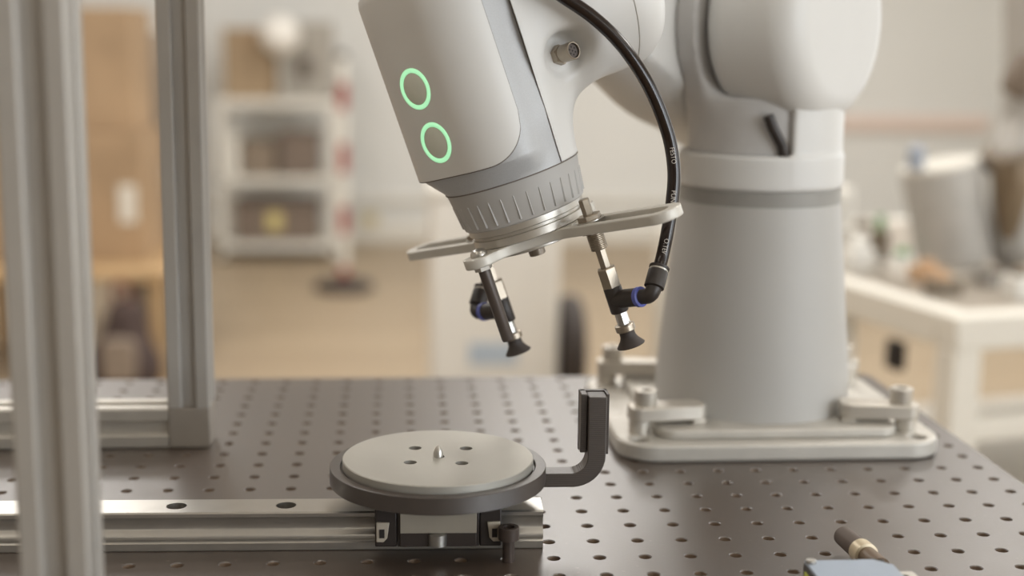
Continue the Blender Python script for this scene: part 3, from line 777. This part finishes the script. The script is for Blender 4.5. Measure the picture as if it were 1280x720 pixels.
# ------------------------------------------------------------------ background: left
def crate(name, x0, x1, y0, y1, z0, z1, m, label, cat, tape=None, group=None):
    t = thing(name, label, cat, ((x0+x1)/2, (y0+y1)/2, z0), group)
    obj('carton', MB().box(x0, x1, y0, y1, z0, z1), m, t, bevel=4)
    obj('flap', MB().box(x0+3, (x0+x1)/2-2, y0+3, y1-3, z1, z1+4), m, t); obj('flap', MB().box((x0+x1)/2+2, x1-3, y0+3, y1-3, z1, z1+4), m, t)
    obj('tape', MB().box((x0+x1)/2-25, (x0+x1)/2+25, y0-1.5, y1, z1-80, z1+5.5), card_d if m is card else card, t)
    return t
tb = thing('side_table', 'light wooden table behind the aluminium posts', 'table', (-1180, 4100, FZ))
obj('top', MB().box(-1560, -815, 3780, 4500, -500, -466), mat('light_wood', (190, 160, 120), 0.5), tb, bevel=5)
for x in (-1540, -870):
    for y in (3800, 4430): obj('leg', MB().box(x, x+45, y, y+45, FZ, -500), mat('light_wood', (190, 160, 120), 0.5), tb, bevel=3)
bx = crate('cardboard_box', -1500, -905, 3960, 4400, -466, -38, card, 'large tan cardboard box with a white paper sheet on the side table', 'box')
obj('paper_sheet', MB().box(-985, -930, 3957, 3960, -330, -205), whitep, bx)
crate('cardboard_box', -1470, -935, 4020, 4380, -32, 372, card, 'upper tan cardboard box stacked on the large one', 'box')
t = thing('grey_cabinet', 'tall narrow grey cabinet behind the cardboard boxes', 'cabinet', (-980, 4650, FZ))
obj('body', MB().box(-1100, -905, 4560, 4900, FZ, 300), mat('cabinet_grey', (150, 140, 128), 0.6), t, bevel=4)
obj('door', MB().box(-1090, -915, 4550, 4560, FZ+60, 290), mat('cabinet_grey2', (158, 148, 136), 0.6), t, bevel=3)
obj('handle', MB().box(-935, -925, 4535, 4550, -300, -180), alu, t, bevel=3)
# dark bag under the table
def bag(p):
    d = sd_caps(p, (-935, 3700, -740), (-925, 3700, -600), 95, 62); return smin(d, sd_caps(p, (-985, 3690, -760), (-890, 3690, -770), 70, 70), 60)
bg_ = thing('backpack', 'dark slumped bag on the floor in front of the table', 'bag', (-930, 3690, FZ))
sdf_obj('sack', bag, (-1080, 3560, -852), (-790, 3830, -500), 14, mat('bag_fabric', (74, 60, 56), 0.85, var=0.2, scale=12), bg_, smooth=60)
obj('strap', MB().tube(catmull([(-960, 3690, -560), (-950, 3660, -490), (-915, 3660, -490), (-905, 3690, -560)], 6), 9), mat('bag_strap', (120, 76, 64), 0.8), bg_)
obj('front_pocket', MB().prism(rrect(-985, -880, -790, -650, 25), 0, 40, lambda p: np.array([(q[0], 3625-q[2], q[1]) for q in p])), mat('bag_pocket', (140, 126, 112), 0.85), bg_, bevel=12, seg=3)

# white shelf cart
ct = thing('shelf_cart', 'white three tier shelf cart by the far wall', 'cart', (-680, 6630, FZ))
for z in (-792, -452, -60):
    obj('shelf', MB().box(-976, -380, 6414, 6850, z, z+38), whitep, ct, bevel=6)
for x in (-976, -415):
    for y in (6414, 6815): obj('post', MB().box(x, x+35, y, y+35, FZ+20, -58), whitep, ct, bevel=5)
for x in (-958, -397):
    for y in (6432, 6832): obj('caster', MB().lathe([(20, -9), (20, 9)], 16, frame((x, y, FZ+20), (1, 0, 0))), blackp, ct)
brown_d = mat('brown_case', (118, 104, 92), 0.6, var=0.1, scale=8); brown_m = mat('brown_bin', (132, 118, 102), 0.6, var=0.15, scale=10)
def bin_(x0, x1, z0, z1, m, label, tag=None, y0=6450):
    t = thing('storage_bin', label, 'bin', ((x0+x1)/2, y0+150, z0), 'bins on the shelf cart')
    obj('body', MB().box(x0, x1, y0, y0+300, z0, z1-18), m, t, bevel=10); obj('lid', MB().box(x0-8, x1+8, y0-8, y0+308, z1-18, z1), m, t, bevel=6)
    if tag: obj('label_card', MB().box(tag[0], tag[1], y0-4, y0, tag[2], tag[3]), mat('yellow_card', (206, 190, 128), 0.6), t)
bin_(-860, -690, -414, -235, brown_m, 'mid brown bin on the middle cart shelf')
bin_(-670, -470, -414, -190, brown_d, 'darker brown bin on the middle cart shelf, beside the striped post')
bin_(-928, -872, -414, -200, whitep, 'white bin at the left end of the middle cart shelf')
bin_(-900, -480, -754, -545, brown_d, 'wide brown bin with yellow card on the bottom cart shelf', (-735, -660, -690, -600))
crate('cardboard_box', -955, -690, 6580, 6830, -22, 330, mat('box_brown', (160, 138, 110), 0.8, var=0.06, scale=5), 'brown cardboard box on top of the white cart', 'box')
t = thing('machine_case', 'grey equipment case on top of the cart beside the brown box', 'case', (-540, 6600, -22))
obj('body', MB().box(-665, -400, 6600, 6840, -22, 372), mat('case_grey', (162, 156, 146), 0.6), t, bevel=10)
obj('panel', MB().box(-580, -500, 6590, 6600, 80, 190), mat('case_panel', (110, 102, 92), 0.6), t, bevel=3)
t = thing('globe_lamp', 'round white lamp on a short stand in front of the brown box', 'lamp', (-640, 6480, -22))
sph = [(100*math.sin(rad(a)), -100*math.cos(rad(a))) for a in range(0, 181, 12)]
obj('globe', MB().lathe([(max(r, 0), z+300) for r, z in sph], 32, frame((-655, 6470, 0), (0, 0, 1))), mat('globe_white', (236, 232, 224), 0.5), t, smooth=60)
obj('stem', MB().lathe([(14, -12), (14, 205)], 16, frame((-655, 6480, 0), (0, 0, 1))), alu, t, smooth=40)
obj('foot', MB().lathe([(70, -22), (70, -14), (20, -6)], 28, frame((-655, 6480, 0), (0, 0, 1))), alu, t, smooth=40)
# striped barrier post
t = thing('barrier_post', 'red and white striped barrier post on a black round base', 'post', (-305, 5587, FZ))
T = frame((-310, 5587, 0), (0, 0, 1))
obj('base', MB().lathe([(135, FZ), (138, FZ+12), (128, FZ+34), (60, FZ+52), (26, FZ+60)], 40, T), rubber, t, smooth=40)
redm = mat('red_band', (158, 62, 50), 0.5)
zs = [FZ+55, -740, -590, -465, -312, -182, -30, 90, 200]
for i in range(len(zs)-1):
    obj('red_band' if i % 2 == 0 and True else 'white_band', MB().lathe([(22, zs[i]), (22, zs[i+1])], 20, T), redm if i % 2 == 0 else whitep, t, smooth=40)
obj('cap', MB().lathe([(26, 200), (26, 214), (14, 228), (0, 230)], 20, T), blackp, t, smooth=40)
obj('wall_outlet', MB().box(-270, -175, RY1-36, RY1-18, -745, -680), mat('outlet_cream', (214, 200, 160), 0.5), loc=(-222, RY1-27, -745), bevel=4,
    label='small yellowish outlet plate low on the far wall', cat='outlet')

# white cabinet with a black wheel behind the breadboard
t = thing('mobile_cabinet', 'plain white mobile cabinet with blue sticker behind the breadboard', 'cabinet', (150, 2400, FZ))
obj('body', MB().box(12, 286, 2200, 2620, FZ+90, -48), mat('cabinet_white', (224, 220, 212), 0.5, var=0.01), t, bevel=8)
obj('top', MB().box(8, 290, 2196, 2624, -48, -30), whitep, t, bevel=4)
obj('sticker', MB().box(92, 196, 2197.5, 2200, -410, -362), mat('pale_blue', (176, 188, 200), 0.5), t)
for x in (30, 250):
    for y in (2230, 2580): obj('caster', MB().lathe([(40, -14), (40, 14)], 20, frame((x+10, y, FZ+40), (1, 0, 0))), blackp, t, smooth=40); obj('caster_fork', MB().box(x-8, x+28, y-16, y+16, FZ+40, FZ+90), alu, t)
T = frame((322, 2290, -395), (1, 0, 0))
wh = obj('side_wheel', MB().lathe([(60, -27), (98, -27), (112, -22), (120, -10), (120, 10), (112, 22), (98, 27), (60, 27)], 48, T), rubber, t, smooth=40, label='upright dark tyre')
obj('hub', MB().lathe([(60, -20), (60, 20)], 32, T), mat('hub_brown', (120, 104, 90), 0.5), wh, smooth=40)
obj('axle', MB().lathe([(8, -60), (8, 30)], 12, T), steel, wh, smooth=40)

# ------------------------------------------------------------------ background: right bench with a second robot
BO = np.array([745.0, 1190.0, 0]); bd1 = unit((0.97, 0.24, 0)); bd2 = unit((-0.24, 0.97, 0))
BT = lambda p: BO+np.atleast_2d(np.array(p, float))@np.array([bd1, bd2, [0, 0, 1.0]])
bn = thing('side_bench', 'white framed bench on the right carrying a second robot', 'bench', BT((600, 525, FZ))[0])
bw = mat('bench_white', (226, 222, 212), 0.5, var=0.015)
obj('top_board', MB().box(48, 1152, 48, 1002, -128, -112, BT), mat('bench_top_grey', (154, 145, 133), 0.5, var=0.06, scale=6), bn, bevel=2)
for a in ((0, 1200, 0, 48), (0, 1200, 1002, 1050), (0, 48, 48, 1002), (1152, 1200, 48, 1002)):
    obj('top_rail', MB().box(a[0], a[1], a[2], a[3], -160, -108, BT), bw, bn, bevel=4)
for x in (0, 1152):
    for y in (0, 330, 1002): obj('leg', MB().box(x, x+48, y, y+48, FZ, -160, BT), bw, bn, bevel=4)
obj('lower_rail', MB().box(4, 44, 48, 1002, -420, -370, BT), bw, bn, bevel=4)
obj('lower_rail', MB().box(48, 1152, 4, 44, -300, -262, BT), bw, bn, bevel=4)
obj('lower_shelf', MB().box(48, 1152, 48, 1002, -560, -540, BT), bw, bn, bevel=3)
obj('latch_box', MB().box(-14, 2, 120, 155, -215, -170, BT), dark, bn, bevel=3)
r2 = thing('robot_arm', 'blurred second robot with grey column standing on the side bench', 'robot', (895, 1620, -112))
T = frame((893, 1620, 0), (-0.22, 0, 0.975))
obj('base_column', MB().lathe([(62, -96), (64, -70), (68, 66), (65, 74)], 64, T), mat('column2', (172, 168, 162), 0.5), r2, smooth=40)
obj('base_plate', MB().box(780, 980, 1520, 1720, -112, -100), clampm, r2, bevel=5)
obj('top_plate', MB().lathe([(66, 74), (66, 80), (0, 82)], 48, T), whitep, r2, smooth=40)
obj('side_handle', MB().lathe([(14, 70), (14, 104), (8, 110), (0, 111)], 20, frame((826, 1600, 0), (0, 0, 1))), mat('blue_grey', (150, 158, 172), 0.5), r2, smooth=40)
def arm2(p): return smin(smin(sd_caps(p, (1040, 1640, 420), (1035, 1620, 180), 62, 48), sd_caps(p, (1035, 1620, 180), (1000, 1600, 95), 44, 40), 20), sd_caps(p, (1035, 1640, 100), (1030, 1650, -60), 44, 50), 20)
sdf_obj('arm_casting', arm2, (920, 1530, -125), (1120, 1740, 500), 8, mat('arm2_grey', (178, 174, 168), 0.45, 0.2), r2, smooth=60)
obj('joint_band', MB().lathe([(50, -18), (56, -12), (56, 12), (50, 18)], 32, frame((1000, 1600, 95), (-0.3, -0.2, 0.9))), mat('joint_brown', (120, 108, 94), 0.5, 0.4), r2, smooth=40)
obj('tool_body', MB().lathe([(34, 86), (36, 60), (30, 20), (22, -20), (12, -46), (0, -48)], 24, frame((985, 1570, 0), (0, 0, 1))), mat('tool_bronze', (128, 112, 92), 0.4, 0.6), r2, smooth=40)
obj('arm_cap', MB().lathe([(0, -8), (22, -6), (30, 20), (26, 60), (0, 66)], 24, frame((985, 1590, 205), (0.5, 0, 0.86))), mat('cap_brown', (116, 102, 88), 0.5), r2, smooth=60)
# small parts lying on the side bench
def part_block(name, a, b, z0, sx, sy, h, m, label, cat, top=None):
    t = thing(name, label, cat, BT((a, b, z0))[0], 'loose parts on the side bench')
    obj('body', MB().box(a-sx/2, a+sx/2, b-sy/2, b+sy/2, z0, z0+h*0.7, BT), m, t, bevel=3)
    obj('cap', MB().lathe([(min(sx, sy)*0.34, z0+h*0.7), (min(sx, sy)*0.34, z0+h*0.92), (min(sx, sy)*0.2, z0+h)], 20, lambda p: BT(np.array(p)+[a, b, 0])), top or m, t, smooth=40)
gpart = mat('green_part', (110, 150, 104), 0.5); wpart = mat('white_part', (226, 224, 218), 0.45); bpart = mat('brown_part', (120, 108, 92), 0.6); tpart = mat('tan_part', (190, 156, 122), 0.6)
Z0 = -112
SP = [(100, 420, 46, 46, 60, wpart, None, 'white knob fitting near the front corner of the side bench'),
      (150, 290, 40, 60, 40, tpart, None, 'tan wooden block on the side bench in front of the robot column'),
      (95, 560, 44, 44, 70, wpart, bpart, 'white fitting with a brown cap along the bench edge'),
      (175, 470, 26, 26, 92, bpart, gpart, 'slim brown bottle with a green cap on the side bench'),
      (150, 700, 60, 50, 56, bpart, wpart, 'brown block with a white cap on the side bench'),
      (95, 760, 50, 50, 64, wpart, None, 'white fitting beside the tall grey column of the main robot'),
      (190, 720, 60, 60, 60, bpart, gpart, 'dark box with a green cap far along the side bench'),
      (250, 640, 52, 60, 60, wpart, bpart, 'white box with brown cap far along the side bench'),
      (110, 190, 50, 40, 34, bpart, tpart, 'small brown case with a tan cap at the near corner of the side bench'),
      (210, 130, 44, 44, 52, wpart, bpart, 'white fitting with a brown cap near the front rail of the side bench'),
      (250, 240, 60, 36, 30, mat('steel_part', (150, 146, 140), 0.4, 0.5), bpart, 'flat steel part with a brown cap beside the second robot'),
      (170, 390, 36, 36, 44, wpart, gpart, 'small white fitting with a green cap beside the tan block'),
      (330, 180, 100, 70, 44, wpart, gpart, 'white case with a green cap at the right of the side bench'),
      (420, 110, 60, 40, 36, bpart, wpart, 'low brown case with white cap at the right bench edge')]
for a, b, sx, sy, h, m, tp, lab in SP: part_block('bench_fitting', a, b, Z0, sx, sy, h, m, lab, 'fitting', tp)
# white equipment case standing on the far end of the bench
t = thing('equipment_case', 'pale equipment case with a round knob on the far end of the side bench', 'case', BT((190, 900, -112))[0])
obj('housing', MB().box(70, 330, 800, 990, -112, -8, BT), whitep, t, bevel=8)
obj('front_panel', MB().box(80, 320, 794, 800, -100, -20, BT), mat('panel_pale', (214, 212, 206), 0.5), t, bevel=3)
obj('knob', MB().lathe([(14, 0), (14, 16), (0, 18)], 20, lambda p: BT([(q[0]+180, 794-q[2], q[1]-50) for q in np.atleast_2d(np.array(p, float))])), brown_d, t, smooth=40)
obj('port', MB().box(110, 150, 789, 794, -96, -80, BT), mat('port_green', (150, 160, 146), 0.5), t)
